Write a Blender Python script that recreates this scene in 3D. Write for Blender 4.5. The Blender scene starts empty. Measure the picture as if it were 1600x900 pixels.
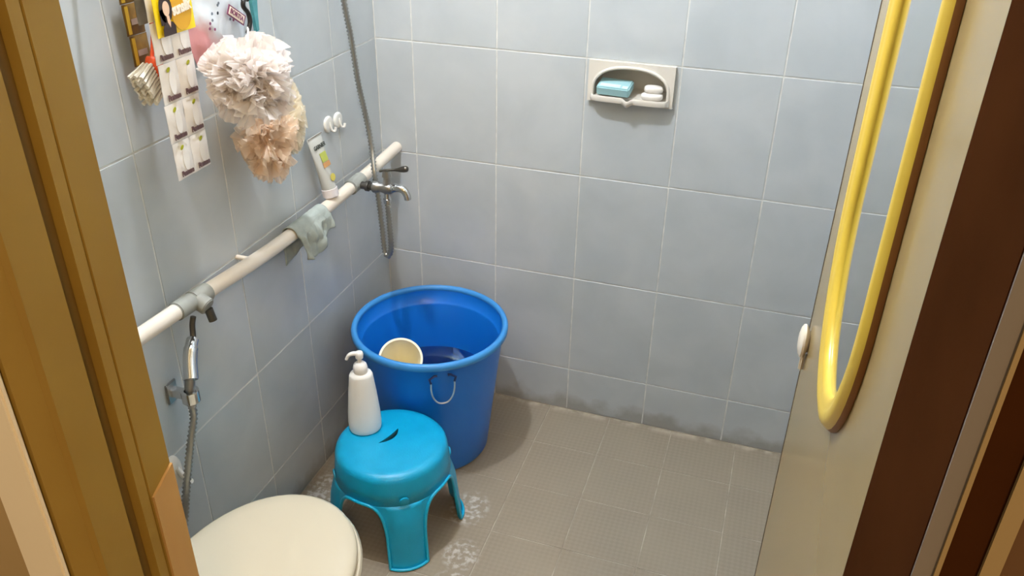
import bpy, bmesh, math, random
from mathutils import Vector, Matrix, noise
random.seed(7)
PI = math.pi
sc = bpy.context.scene
COL = sc.collection

def lin(c):
    return tuple(((v/255)/12.92 if v/255 <= .04045 else ((v/255+.055)/1.055)**2.4) for v in c)

# ------------------------------------------------------------------ camera
cd = bpy.data.cameras.new('camera'); cam = bpy.data.objects.new('camera', cd); COL.objects.link(cam)
cd.sensor_width = 36; cd.lens = 36*1316/1600; cd.clip_start = .01
cam.location = (1.1172, -2.1755, 1.7033); cam.rotation_euler = (1.0582, -.0146, .3190)
sc.camera = cam
# ------------------------------------------------------------------ world, exposure
w = bpy.data.worlds.new('world'); sc.world = w; w.use_nodes = True
bg = w.node_tree.nodes['Background']; bg.inputs[0].default_value = (*lin((208, 190, 160)), 1); bg.inputs[1].default_value = .6
vs = sc.view_settings; vs.view_transform = 'Standard'; vs.look = 'None'; vs.gamma = 1; vs.use_curve_mapping = False
vs.exposure = 0.14
LAMP = (.26, -.86, 2.53); LAMP_POWER = 1300      # ceiling bulb of the bathroom
HALL_POWER = 170                                  # ceiling light of the hall outside

# ------------------------------------------------------------------ materials
def newmat(name):
    m = bpy.data.materials.new(name); m.use_nodes = True
    return m, m.node_tree, m.node_tree.nodes['Principled BSDF']

def mat(name, c, rough=.5, metal=0, c2=None, scale=10, bump=0, bscale=60, trans=0, sss=0, coat=0, stretch=None):
    m, t, b = newmat(name)
    b.inputs['Base Color'].default_value = (*lin(c), 1)
    b.inputs['Roughness'].default_value = rough; b.inputs['Metallic'].default_value = metal
    b.inputs['Transmission Weight'].default_value = trans
    b.inputs['Coat Weight'].default_value = coat
    if sss:
        b.inputs['Subsurface Weight'].default_value = sss; b.inputs['Subsurface Radius'].default_value = (.01, .01, .01)
    tc = t.nodes.new('ShaderNodeTexCoord'); src = tc.outputs['Object']
    if stretch:
        mp = t.nodes.new('ShaderNodeMapping'); mp.inputs['Scale'].default_value = stretch
        t.links.new(src, mp.inputs[0]); src = mp.outputs[0]
    if c2:
        n = t.nodes.new('ShaderNodeTexNoise'); n.inputs['Scale'].default_value = scale; n.inputs['Detail'].default_value = 5
        t.links.new(src, n.inputs['Vector'])
        r = t.nodes.new('ShaderNodeValToRGB'); r.color_ramp.elements[0].position = .35; r.color_ramp.elements[1].position = .68
        r.color_ramp.elements[0].color = (*lin(c), 1); r.color_ramp.elements[1].color = (*lin(c2), 1)
        t.links.new(n.outputs[0], r.inputs[0]); t.links.new(r.outputs[0], b.inputs['Base Color'])
    if bump:
        n = t.nodes.new('ShaderNodeTexNoise'); n.inputs['Scale'].default_value = bscale; n.inputs['Detail'].default_value = 4
        t.links.new(src, n.inputs['Vector'])
        bp = t.nodes.new('ShaderNodeBump'); bp.inputs['Strength'].default_value = bump; bp.inputs['Distance'].default_value = .002
        t.links.new(n.outputs[0], bp.inputs['Height']); t.links.new(bp.outputs[0], b.inputs['Normal'])
    return m

def math_node(t, op, a, b=None, clamp=False):
    n = t.nodes.new('ShaderNodeMath'); n.operation = op; n.use_clamp = clamp
    for i, v in enumerate((a, b)):
        if v is None: continue
        if isinstance(v, (int, float)): n.inputs[i].default_value = v
        else: t.links.new(v, n.inputs[i])
    return n.outputs[0]

def mixc(t, fac, a, b):
    n = t.nodes.new('ShaderNodeMix'); n.data_type = 'RGBA'
    for s, v in ((n.inputs[0], fac), (n.inputs[6], a), (n.inputs[7], b)):
        if isinstance(v, tuple): s.default_value = (*v, 1)
        elif isinstance(v, (int, float)): s.default_value = v
        else: t.links.new(v, s)
    return n.outputs[2]

def tile_mat(name, c, c2, dirt, rough):
    """glazed grey wall tile: cloudy print, a little lime and dirt along the floor"""
    m, t, b = newmat(name)
    geo = t.nodes.new('ShaderNodeNewGeometry'); pos = geo.outputs['Position']
    oi = t.nodes.new('ShaderNodeObjectInfo')
    off = t.nodes.new('ShaderNodeVectorMath'); off.operation = 'ADD'
    cmb = t.nodes.new('ShaderNodeCombineXYZ'); t.links.new(math_node(t, 'MULTIPLY', oi.outputs['Random'], 40.), cmb.inputs[0])
    t.links.new(pos, off.inputs[0]); t.links.new(cmb.outputs[0], off.inputs[1])
    n = t.nodes.new('ShaderNodeTexNoise'); n.inputs['Scale'].default_value = 6; n.inputs['Detail'].default_value = 4; n.inputs['Distortion'].default_value = .4
    t.links.new(off.outputs[0], n.inputs['Vector'])
    r = t.nodes.new('ShaderNodeValToRGB'); r.color_ramp.elements[0].position = .25; r.color_ramp.elements[1].position = .75
    r.color_ramp.elements[0].color = (*lin(c), 1); r.color_ramp.elements[1].color = (*lin(c2), 1)
    t.links.new(n.outputs[0], r.inputs[0])
    sep = t.nodes.new('ShaderNodeSeparateXYZ'); t.links.new(pos, sep.inputs[0])
    n2 = t.nodes.new('ShaderNodeTexNoise'); n2.inputs['Scale'].default_value = 14; n2.inputs['Detail'].default_value = 5
    t.links.new(pos, n2.inputs['Vector'])
    # dirt band up to about 6 cm with a ragged top, lime streaks above it
    h = math_node(t, 'MULTIPLY', n2.outputs[0], .13)
    d = math_node(t, 'SUBTRACT', h, sep.outputs[2])
    d = math_node(t, 'MULTIPLY', math_node(t, 'ADD', d, -.005), 22., clamp=True)
    col = mixc(t, math_node(t, 'MULTIPLY', d, .55), r.outputs[0], lin(dirt))
    n3 = t.nodes.new('ShaderNodeTexNoise'); n3.inputs['Scale'].default_value = 9; n3.inputs['Detail'].default_value = 8
    mp = t.nodes.new('ShaderNodeMapping'); mp.inputs['Scale'].default_value = (1, 1, 2.2); mp.inputs['Location'].default_value = (3, 5, 1)
    t.links.new(pos, mp.inputs[0]); t.links.new(mp.outputs[0], n3.inputs['Vector'])
    lime = math_node(t, 'MULTIPLY', math_node(t, 'ADD', n3.outputs[0], -.60), 5., clamp=True)
    low = math_node(t, 'MULTIPLY', math_node(t, 'SUBTRACT', .5, sep.outputs[2]), 3., clamp=True)
    col = mixc(t, math_node(t, 'MULTIPLY', math_node(t, 'MULTIPLY', lime, low), .35), col, lin((205, 208, 210)))
    t.links.new(col, b.inputs['Base Color'])
    rr = math_node(t, 'ADD', math_node(t, 'MULTIPLY', n.outputs[0], .03), rough)
    t.links.new(rr, b.inputs['Roughness'])
    bp = t.nodes.new('ShaderNodeBump'); bp.inputs['Strength'].default_value = .05; bp.inputs['Distance'].default_value = .002
    n4 = t.nodes.new('ShaderNodeTexNoise'); n4.inputs['Scale'].default_value = 25; t.links.new(pos, n4.inputs['Vector'])
    t.links.new(n4.outputs[0], bp.inputs['Height']); t.links.new(bp.outputs[0], b.inputs['Normal'])
    return m

def floor_mat():
    """brown-grey floor tile with small lozenge print and patches of dried soap"""
    m, t, b = newmat('floor_tile')
    geo = t.nodes.new('ShaderNodeNewGeometry'); pos = geo.outputs['Position']
    sep = t.nodes.new('ShaderNodeSeparateXYZ'); t.links.new(pos, sep.inputs[0])
    k = 2*PI/.028
    a = math_node(t, 'SINE', math_node(t, 'MULTIPLY', math_node(t, 'ADD', sep.outputs[0], sep.outputs[1]), k))
    c = math_node(t, 'SINE', math_node(t, 'MULTIPLY', math_node(t, 'SUBTRACT', sep.outputs[0], sep.outputs[1]), k))
    loz = math_node(t, 'ADD', math_node(t, 'MULTIPLY', math_node(t, 'MULTIPLY', a, c), 1.2), .5, clamp=True)
    col = mixc(t, loz, lin((143, 131, 114)), lin((149, 137, 120)))
    n = t.nodes.new('ShaderNodeTexNoise'); n.inputs['Scale'].default_value = 5; n.inputs['Detail'].default_value = 5
    t.links.new(pos, n.inputs['Vector'])
    col = mixc(t, math_node(t, 'MULTIPLY', math_node(t, 'ADD', n.outputs[0], -.4), 2., clamp=True), col, lin((152, 140, 122)))
    n2 = t.nodes.new('ShaderNodeTexNoise'); n2.inputs['Scale'].default_value = 60; n2.inputs['Detail'].default_value = 4
    t.links.new(pos, n2.inputs['Vector'])
    speck = math_node(t, 'MULTIPLY', math_node(t, 'ADD', n2.outputs[0], -.47), 7., clamp=True)
    def blob(cx, cy, rx, ry):
        dx = math_node(t, 'DIVIDE', math_node(t, 'ADD', sep.outputs[0], -cx), rx)
        dy = math_node(t, 'DIVIDE', math_node(t, 'ADD', sep.outputs[1], -cy), ry)
        q = math_node(t, 'ADD', math_node(t, 'MULTIPLY', dx, dx), math_node(t, 'MULTIPLY', dy, dy))
        return math_node(t, 'MULTIPLY', math_node(t, 'SUBTRACT', 1., q), 1.6, clamp=True)
    s = None
    for bl in ((.475, -.535, .06, .075), (.515, -.70, .055, .06), (.53, -.80, .06, .05), (.46, -.88, .09, .04), (.05, -.66, .06, .16)):
        v = blob(*bl); s = v if s is None else math_node(t, 'MAXIMUM', s, v)
    col = mixc(t, math_node(t, 'MULTIPLY', math_node(t, 'MULTIPLY', speck, s), .75), col, lin((205, 200, 195)))
    # lime along the back wall
    e = math_node(t, 'MULTIPLY', math_node(t, 'ADD', sep.outputs[1], .03), 40., clamp=True)
    n3 = t.nodes.new('ShaderNodeTexNoise'); n3.inputs['Scale'].default_value = 22; t.links.new(pos, n3.inputs['Vector'])
    e = math_node(t, 'MULTIPLY', e, math_node(t, 'MULTIPLY', math_node(t, 'ADD', n3.outputs[0], -.42), 5., clamp=True))
    col = mixc(t, math_node(t, 'MULTIPLY', e, .6), col, lin((205, 190, 170)))
    t.links.new(col, b.inputs['Base Color']); b.inputs['Roughness'].default_value = .48
    bp = t.nodes.new('ShaderNodeBump'); bp.inputs['Strength'].default_value = .12; bp.inputs['Distance'].default_value = .001
    t.links.new(loz, bp.inputs['Height']); t.links.new(bp.outputs[0], b.inputs['Normal'])
    return m

M = {}
M['tile'] = tile_mat('wall_tile', (182, 189, 193), (198, 203, 206), (128, 118, 102), .27)
M['grout'] = mat('grout', (228, 229, 226), .8, c2=(205, 206, 203), scale=30)
M['floor'] = floor_mat()
M['fgrout'] = mat('floor_grout', (190, 178, 160), .85, c2=(150, 138, 122), scale=18)
M['paint'] = mat('ceiling_paint', (225, 225, 220), .8)
M['hall_wall'] = mat('hall_wall_paint', (176, 150, 104), .75, c2=(168, 142, 96), scale=6)
M['hall_brown'] = mat('hall_brown_paint', (92, 62, 30), .7)
M['ocher'] = mat('ocher_paint', (158, 128, 54), .5, c2=(150, 119, 48), scale=5, bump=.15, bscale=40)
M['ocher_dark'] = mat('ocher_groove_shade', (112, 84, 30), .5)  # the jamb's ocher darkened, shade painted for the recess
M['cream_trim'] = mat('cream_trim', (246, 234, 208), .5, c2=(240, 227, 200), scale=5)
M['patch'] = mat('plywood_patch', (196, 156, 96), .5, c2=(184, 143, 84), scale=14, stretch=(1, 1, .15))
M['darkwood'] = mat('dark_brown_paint', (62, 34, 16), .7, c2=(54, 29, 13), scale=8)
M['darkwood'].node_tree.nodes['Principled BSDF'].inputs['Specular IOR Level'].default_value = .0
M['greytrim'] = mat('grey_trim', (120, 112, 104), .6)
M['tanbead'] = mat('tan_bead', (150, 128, 88), .5)
M['door'] = mat('cream_door_laminate', (160, 138, 94), .2, c2=(155, 133, 89), scale=3)
M['dooredge'] = mat('door_edge', (70, 52, 34), .6)
M['gold'] = mat('yellow_gold_frame', (222, 190, 70), .3, c2=(212, 176, 60), scale=6, stretch=(1, 1, .2))
M['goldback'] = mat('shaded_frame_side', (136, 88, 34), .5)  # gold frame's unlit side, its shadow painted in as brown
M['mirror'] = mat('mirror_glass', (215, 220, 220), .03, metal=1)
M['white'] = mat('white_plastic', (232, 230, 224), .35)
M['knob'] = mat('cream_white_plastic', (236, 226, 208), .28)
M['pvc'] = mat('white_pvc', (236, 232, 224), .38, c2=(228, 214, 196), scale=4, stretch=(1, .6, 1))
M['greypvc'] = mat('grey_fitting', (158, 160, 154), .55, c2=(138, 140, 134), scale=18)
M['chrome'] = mat('chrome', (205, 205, 205), .16, metal=1)
M['dullchrome'] = mat('dull_chrome', (160, 158, 155), .34, metal=1)
M['hosemetal'] = mat('ribbed_steel', (170, 170, 166), .34, metal=.9)
M['darkmetal'] = mat('dark_metal', (104, 100, 94), .36, metal=1)
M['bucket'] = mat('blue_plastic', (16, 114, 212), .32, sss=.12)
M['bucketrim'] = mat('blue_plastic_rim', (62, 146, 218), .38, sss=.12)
M['wire'] = mat('handle_wire', (205, 208, 210), .35, metal=.6)
M['wireclip'] = mat('dark_blue_clip', (20, 40, 96), .5)
M['stool'] = mat('cyan_plastic', (0, 158, 206), .36, c2=(8, 166, 214), scale=22, bump=.25, bscale=260, sss=.1)
M['stool_rim'] = mat('cyan_plastic_rim', (22, 172, 216), .3, sss=.1)
M['dipper'] = mat('cream_plastic', (250, 240, 206), .4)
M['bottle'] = mat('white_bottle', (243, 243, 241), .38, sss=.15)
M['pump'] = mat('white_pump', (240, 240, 240), .28)
M['ceramic'] = mat('cream_ceramic', (216, 206, 184), .14, coat=.4)
M['seat'] = mat('cream_seat_plastic', (202, 193, 171), .24)
M['dish'] = mat('ivory_ceramic', (224, 218, 208), .18, coat=.3)
M['soapbox'] = mat('pale_teal_carton', (158, 198, 204), .5)
M['soapprint'] = mat('white_teal_print', (206, 226, 226), .4)
M['soap'] = mat('white_soap', (236, 230, 222), .4)
M['cloth'] = mat('grey_green_cloth', (170, 178, 172), .9, c2=(150, 158, 152), scale=30, bump=.4, bscale=300)
M['tube'] = mat('grey_white_tube', (196, 196, 190), .35)
M['tubecap'] = mat('pale_pink_cap', (228, 220, 220), .35)
M['green_print'] = mat('green_print', (176, 184, 84), .45)
M['lemon_print'] = mat('lemon_print', (206, 190, 84), .45)
M['orange_print'] = mat('orange_print', (196, 144, 88), .45)
M['dark_print'] = mat('dark_print', (54, 62, 56), .5)
M['sachet'] = mat('white_sachet_foil', (250, 248, 246), .3, c2=(240, 236, 233), scale=20, bump=.5, bscale=35)
M['sachet_gleam'] = mat('white_sachet_gleam', (252, 251, 250), .3)  # brighter white for the gleams painted on the foil
M['mauve_print'] = mat('mauve_brown_print', (108, 82, 84), .5)
M['leaf_print'] = mat('yellow_green_print', (176, 180, 34), .45)
M['yellow'] = mat('yellow_packet_foil', (250, 218, 24), .3, bump=.3, bscale=30)
M['amber'] = mat('amber_print', (214, 160, 26), .4)
M['black_print'] = mat('black_brown_print', (44, 28, 26), .5)
M['skin_print'] = mat('skin_print', (232, 196, 168), .5)
M['white_print'] = mat('cream_white_print', (248, 236, 218), .45)
M['dull_yellow'] = mat('dull_yellow_foil', (140, 106, 42), .5, c2=(108, 84, 44), scale=45)
M['yellow2'] = mat('yellow_band_print', (196, 158, 40), .45)
M['grey_foil'] = mat('grey_foil', (140, 134, 122), .38, c2=(118, 112, 102), scale=30)
M['green_pack'] = mat('green_pack_print', (96, 164, 62), .4)
M['lilac_print'] = mat('lilac_print', (158, 138, 124), .5)
M['bristle'] = mat('white_bristles', (226, 220, 206), .6)
M['orange'] = mat('orange_plastic', (238, 92, 44), .4)
def bag_mat():
    m, t, b = newmat('printed_film'); b.inputs['Roughness'].default_value = .3
    tc = t.nodes.new('ShaderNodeTexCoord'); sep = t.nodes.new('ShaderNodeSeparateXYZ'); t.links.new(tc.outputs['Object'], sep.inputs[0])
    n = t.nodes.new('ShaderNodeTexNoise'); n.inputs['Scale'].default_value = 28; n.inputs['Detail'].default_value = 5; t.links.new(tc.outputs['Object'], n.inputs['Vector'])
    base = mixc(t, n.outputs[0], lin((204, 214, 224)), lin((228, 230, 234)))
    v = math_node(t, 'ADD', math_node(t, 'MULTIPLY', sep.outputs[2], -1.), math_node(t, 'MULTIPLY', sep.outputs[0], -.8))
    v = math_node(t, 'ADD', v, math_node(t, 'MULTIPLY', n.outputs[0], .05))
    v = math_node(t, 'MULTIPLY', math_node(t, 'ADD', v, -.175), 28., clamp=True)
    col = mixc(t, math_node(t, 'MULTIPLY', v, .85), base, lin((212, 132, 132)))
    t.links.new(col, b.inputs['Base Color'])
    bp = t.nodes.new('ShaderNodeBump'); bp.inputs['Strength'].default_value = .5; bp.inputs['Distance'].default_value = .003; t.links.new(n.outputs[0], bp.inputs['Height']); t.links.new(bp.outputs[0], b.inputs['Normal'])
    return m
M['bag'] = bag_mat()
M['purple_print'] = mat('purple_print', (128, 62, 96), .5)
M['slate_print'] = mat('slate_print', (110, 120, 132), .5)
M['black'] = mat('black_plastic', (24, 22, 22), .35)
M['teal'] = mat('teal_plastic', (84, 156, 164), .4, c2=(66, 138, 148), scale=40)
def net_mat(name, c, c2):
    m, t, b = newmat(name); t.nodes.remove(b); out = t.nodes['Material Output']
    tc = t.nodes.new('ShaderNodeTexCoord'); n = t.nodes.new('ShaderNodeTexNoise'); n.inputs['Scale'].default_value = 14; t.links.new(tc.outputs['Object'], n.inputs['Vector'])
    col = mixc(t, n.outputs[0], lin(c), lin(c2))
    d = t.nodes.new('ShaderNodeBsdfDiffuse'); tr = t.nodes.new('ShaderNodeBsdfTranslucent'); tp = t.nodes.new('ShaderNodeBsdfTransparent')
    t.links.new(col, d.inputs[0]); t.links.new(col, tr.inputs[0])
    m1 = t.nodes.new('ShaderNodeMixShader'); m1.inputs[0].default_value = .5; t.links.new(d.outputs[0], m1.inputs[1]); t.links.new(tr.outputs[0], m1.inputs[2])
    m2 = t.nodes.new('ShaderNodeMixShader'); m2.inputs[0].default_value = .30; t.links.new(m1.outputs[0], m2.inputs[1]); t.links.new(tp.outputs[0], m2.inputs[2])
    t.links.new(m2.outputs[0], out.inputs['Surface']); return m
M['pouf'] = net_mat('white_pink_net', (248, 243, 240), (246, 239, 235))
M['peach'] = net_mat('peach_net', (250, 230, 208), (251, 236, 218))
M['creamruffle'] = net_mat('cream_net', (253, 247, 232), (252, 243, 224))
M['cord'] = mat('white_cord', (225, 222, 215), .8)
def water_mat():
    m, t, b = newmat('water'); b.inputs['Base Color'].default_value = (.55, .75, .95, 1); b.inputs['Roughness'].default_value = .02
    b.inputs['Transmission Weight'].default_value = 1; b.inputs['IOR'].default_value = 1.33
    return m
M['water'] = water_mat()
def emit(name, c, s):
    m, t, b = newmat(name); b.inputs['Base Color'].default_value = (*lin(c), 1)
    b.inputs['Emission Color'].default_value = (*lin(c), 1); b.inputs['Emission Strength'].default_value = s
    return m

# ------------------------------------------------------------------ mesh helpers
def add_box(bm, c, s, rot=None):
    g = bmesh.ops.create_cube(bm, size=1)['verts']
    mt = Matrix.Translation(c) @ (rot.to_4x4() if rot else Matrix.Identity(4)) @ Matrix.Diagonal((*s, 1))
    bmesh.ops.transform(bm, matrix=mt, verts=g); return g

def add_box2(bm, a, b):
    return add_box(bm, [(p+q)/2 for p, q in zip(a, b)], [abs(q-p) for p, q in zip(a, b)])

def add_rings(bm, rings, close=True, cap=(True, True)):
    vs = [[bm.verts.new(p) for p in r] for r in rings]
    for a, b in zip(vs, vs[1:]):
        n = len(a)
        for i in range(n if close else n-1):
            j = (i+1) % n
            bm.faces.new((a[i], a[j], b[j], b[i]))
    if cap[0]: bm.faces.new(vs[0][::-1])
    if cap[1]: bm.faces.new(vs[-1])
    return vs

def add_lathe(bm, prof, c=(0, 0, 0), n=48, sx=1, sy=1, cap=(True, True)):
    rings = [[(c[0]+r*sx*math.cos(2*PI*i/n), c[1]+r*sy*math.sin(2*PI*i/n), c[2]+z) for i in range(n)] for r, z in prof]
    return add_rings(bm, rings, True, cap)

def smooth_path(pts, sub=8):
    pts = [Vector(p) for p in pts]; out = []
    for i in range(len(pts)-1):
        p0, p1, p2, p3 = pts[max(i-1, 0)], pts[i], pts[i+1], pts[min(i+2, len(pts)-1)]
        for k in range(sub):
            t = k/sub
            out.append(.5*((2*p1)+(-p0+p2)*t+(2*p0-5*p1+4*p2-p3)*t*t+(-p0+3*p1-3*p2+p3)*t**3))
    out.append(pts[-1]); return out

def resample(pts, step):
    out = [pts[0]]; acc = 0
    for a, b in zip(pts, pts[1:]):
        d = (b-a).length; pos = step-acc
        while pos <= d:
            out.append(a+(b-a)*(pos/d)); pos += step
        acc = (acc+d) % step
    out.append(pts[-1]); return out

def add_tube(bm, pts, r, n=10, closed=False, cap=True):
    pts = [Vector(p) for p in pts]; m = len(pts)
    rad = r if callable(r) else (lambda i: r)
    rings = []; up = None
    for i, p in enumerate(pts):
        if closed: t = (pts[(i+1) % m]-pts[i-1]).normalized()
        else: t = (pts[min(i+1, m-1)]-pts[max(i-1, 0)]).normalized()
        if up is None:
            up = Vector((0, 0, 1)) if abs(t.z) < .9 else Vector((1, 0, 0))
        s = t.cross(up); 
        if s.length < 1e-6: s = t.orthogonal()
        s.normalize(); up = s.cross(t).normalized()
        q = rad(i)
        rings.append([p+(s*math.cos(2*PI*k/n)+up*math.sin(2*PI*k/n))*q for k in range(n)])
    if closed:
        vs = add_rings(bm, rings, True, (False, False))
        a, b = vs[-1], vs[0]
        best = min(range(n), key=lambda o: sum((a[i].co-b[(i+o) % n].co).length for i in range(n)))
        for i in range(n): bm.faces.new((a[i], a[(i+1) % n], b[(i+1+best) % n], b[(i+best) % n]))
    else: add_rings(bm, rings, True, (cap, cap))

def add_prism(bm, poly, a, b, f=lambda u, v, h: (u, v, h)):
    """poly in (u,v), extruded from h=a to h=b"""
    n = len(poly)
    A = [bm.verts.new(f(u, v, a)) for u, v in poly]; B = [bm.verts.new(f(u, v, b)) for u, v in poly]
    bm.faces.new(A[::-1]); bm.faces.new(B)
    for i in range(n): bm.faces.new((A[i], A[(i+1) % n], B[(i+1) % n], B[i]))

def grid_surface(bm, nu, nv, f):
    vs = [[bm.verts.new(f(i/nu, j/nv)) for j in range(nv+1)] for i in range(nu+1)]
    for i in range(nu):
        for j in range(nv): bm.faces.new((vs[i][j], vs[i+1][j], vs[i+1][j+1], vs[i][j+1]))
    return vs

def mesh_from(bm, name, m, smooth=40, bevel=0):
    bmesh.ops.recalc_face_normals(bm, faces=bm.faces)
    if bevel:
        es = [e for e in bm.edges if len(e.link_faces) == 2 and e.calc_face_angle(0) > .6]
        bmesh.ops.bevel(bm, geom=es, offset=bevel, segments=2, affect='EDGES', clamp_overlap=True)
    if smooth:
        for f in bm.faces: f.smooth = True
        a = math.radians(smooth)
        for e in bm.edges:
            if len(e.link_faces) == 2 and e.calc_face_angle(0) > a: e.smooth = False
    me = bpy.data.meshes.new(name); bm.to_mesh(me); bm.free()
    me.materials.append(m if not isinstance(m, str) else M[m])
    return me

def obj(name, bm, m, parent=None, smooth=40, bevel=0, loc=None, rot=None):
    o = bpy.data.objects.new(name, mesh_from(bm, name, m, smooth, bevel)); COL.objects.link(o)
    if parent: o.parent = parent
    if loc: o.location = loc
    if rot: o.rotation_euler = rot
    return o

def tag(o, label, cat, group=None, kind=None):
    o['label'] = label; o['category'] = cat
    if group: o['group'] = group
    if kind: o['kind'] = kind
    return o

def thing(name, label, cat, loc=(0, 0, 0), rot=(0, 0, 0), group=None, kind=None):
    o = bpy.data.objects.new(name, None); COL.objects.link(o); o.empty_display_size = .05
    o.location = loc; o.rotation_euler = rot
    return tag(o, label, cat, group, kind)

def text_obj(name, s, size, m, parent, loc, rot, width=None, extrude=.0004, shear=0, bold=0):
    cu = bpy.data.curves.new(name, 'FONT'); cu.body = s; cu.size = size; cu.extrude = extrude; cu.shear = shear; cu.offset = bold
    cu.align_x = 'CENTER'; cu.align_y = 'CENTER'
    t = bpy.data.objects.new(name+'_tmp', cu); COL.objects.link(t)
    dg = bpy.context.evaluated_depsgraph_get(); dg.update()
    me = bpy.data.meshes.new_from_object(t.evaluated_get(dg)); bpy.data.objects.remove(t)
    if width:
        xs = [v.co.x for v in me.vertices]; k = width/(max(xs)-min(xs))
        for v in me.vertices: v.co.x *= k
    me.materials.clear(); me.materials.append(M[m])
    o = bpy.data.objects.new(name, me); COL.objects.link(o); o.parent = parent; o.location = loc; o.rotation_euler = rot
    return o

# ------------------------------------------------------------------ room shell
RX, FY, CZ = 1.42, -1.605, 2.73          # right wall, inner face of door wall, ceiling
TW, TH, GAP = .25, .33, .0042
ZA = 1.148
ZL = [0] + [ZA+TH*k for k in (-3, -2, -1, 0, 1, 2, 3, 4)]+[CZ]
tile_cache = {}
def tile_mesh(w, h, th=.0012, ch=.0005, m='tile', nm='tile'):
    k = (round(w, 4), round(h, 4), m)
    if k not in tile_cache:
        bm = bmesh.new()
        add_rings(bm, [[(0, 0, 0), (w, 0, 0), (w, h, 0), (0, h, 0)], [(0, 0, th-ch), (w, 0, th-ch), (w, h, th-ch), (0, h, th-ch)],
                       [(ch, ch, th), (w-ch, ch, th), (w-ch, h-ch, th), (ch, h-ch, th)]])
        tile_cache[k] = mesh_from(bm, nm, m, smooth=0)
    return tile_cache[k]

def place_tile(me, mtx, parent):
    o = bpy.data.objects.new('tile', me); COL.objects.link(o); o.parent = parent; o.matrix_local = mtx
    return o

def lines(start, step, end):
    v = [0.]; x = start
    while x < end-.004: v.append(x); x += step
    return v+[end]

# back wall with the niche of the soap dish left open
DX0, DX1, DZ0, DZ1 = .6235, .8505, 1.0395, 1.1475
bm = bmesh.new()
T0 = .0012
for a, b in (((-.12, T0, 0), (DX0, .12, CZ)), ((DX1, T0, 0), (RX+.12, .12, CZ)), ((DX0, T0, 0), (DX1, .12, DZ0)), ((DX0, T0, DZ1), (DX1, .12, CZ)), ((DX0, .085, DZ0), (DX1, .12, DZ1))):
    add_box2(bm, a, b)
wall_back = obj('wall_back', bm, 'grout', smooth=0)
tag(wall_back, 'grey tiled back wall holding the soap dish', 'wall', kind='structure')
xs = lines(.1137, TW, RX)
for i in range(len(xs)-1):
    for j in range(len(ZL)-1):
        x0, x1, z0, z1 = xs[i]+GAP/2, xs[i+1]-GAP/2, ZL[j]+GAP/2, ZL[j+1]-GAP/2
        mtx = Matrix(((1, 0, 0, x0), (0, 0, -1, T0), (0, 1, 0, z0), (0, 0, 0, 1)))
        if x0 < .7 < x1 and z0 < 1.1 < z1:           # the tile cut out around the soap dish
            bm = bmesh.new(); g = .0012
            add_prism(bm, [(x0, z0), (x1, z0), (x1, z1), (DX1+g, z1), (DX1+g, DZ0-g), (DX0-g, DZ0-g), (DX0-g, z1), (x0, z1)], T0, 0, lambda u, v, h: (u, h, v))
            obj('tile', bm, 'tile', wall_back, smooth=0)
            continue
        place_tile(tile_mesh(x1-x0, z1-z0), mtx, wall_back)
# left wall
bm = bmesh.new(); add_box2(bm, (-.12, .006, 0), (-T0, FY, CZ)); wall_left = obj('wall_left', bm, 'grout', smooth=0)
tag(wall_left, 'grey tiled side wall behind the white water pipe', 'wall', kind='structure')
ys = lines(.2423, TW, -FY)
for i in range(len(ys)-1):
    for j in range(len(ZL)-1):
        y0, y1, z0, z1 = -ys[i+1]+GAP/2, -ys[i]-GAP/2, ZL[j]+GAP/2, ZL[j+1]-GAP/2
        place_tile(tile_mesh(y1-y0, z1-z0), Matrix(((0, 0, 1, -T0), (1, 0, 0, y0), (0, 1, 0, z0), (0, 0, 0, 1))), wall_left)
# right wall
bm = bmesh.new(); add_box2(bm, (RX+T0, .006, 0), (RX+.12, FY, CZ)); wall_right = obj('wall_right', bm, 'grout', smooth=0)
tag(wall_right, 'grey tiled side wall behind the open door', 'wall', kind='structure')
for i in range(len(ys)-1):
    for j in range(len(ZL)-1):
        y0, y1, z0, z1 = -ys[i+1]+GAP/2, -ys[i]-GAP/2, ZL[j]+GAP/2, ZL[j+1]-GAP/2
        place_tile(tile_mesh(y1-y0, z1-z0), Matrix(((0, 0, -1, RX+T0), (-1, 0, 0, y1), (0, 1, 0, z0), (0, 0, 0, 1))), wall_right)
# floor
bm = bmesh.new(); add_box2(bm, (-.12, .12, -.10), (RX+.12, FY-.14, -.0012)); floor = obj('floor', bm, 'fgrout', smooth=0)
tag(floor, 'brown-grey bathroom floor of square tiles with pale joints', 'floor', kind='structure')
fx = [v for v in lines(.1608, .2, RX)]; fy = lines(.1935, .2, 1.60)
for i in range(len(fx)-1):
    for j in range(len(fy)-1):
        g = .0026
        x0, x1, y0, y1 = fx[i]+g/2, fx[i+1]-g/2, -fy[j+1]+g/2, -fy[j]-g/2
        place_tile(tile_mesh(x1-x0, y1-y0, .0012, .0005, 'floor'), Matrix.Translation((x0, y0, -.0012)), floor)
# ceiling
bm = bmesh.new(); add_box2(bm, (-.12, .12, CZ), (RX+.12, FY, CZ+.1)); ceiling = obj('ceiling', bm, 'paint', smooth=0)
tag(ceiling, 'plain white bathroom ceiling', 'ceiling', kind='structure')
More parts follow.
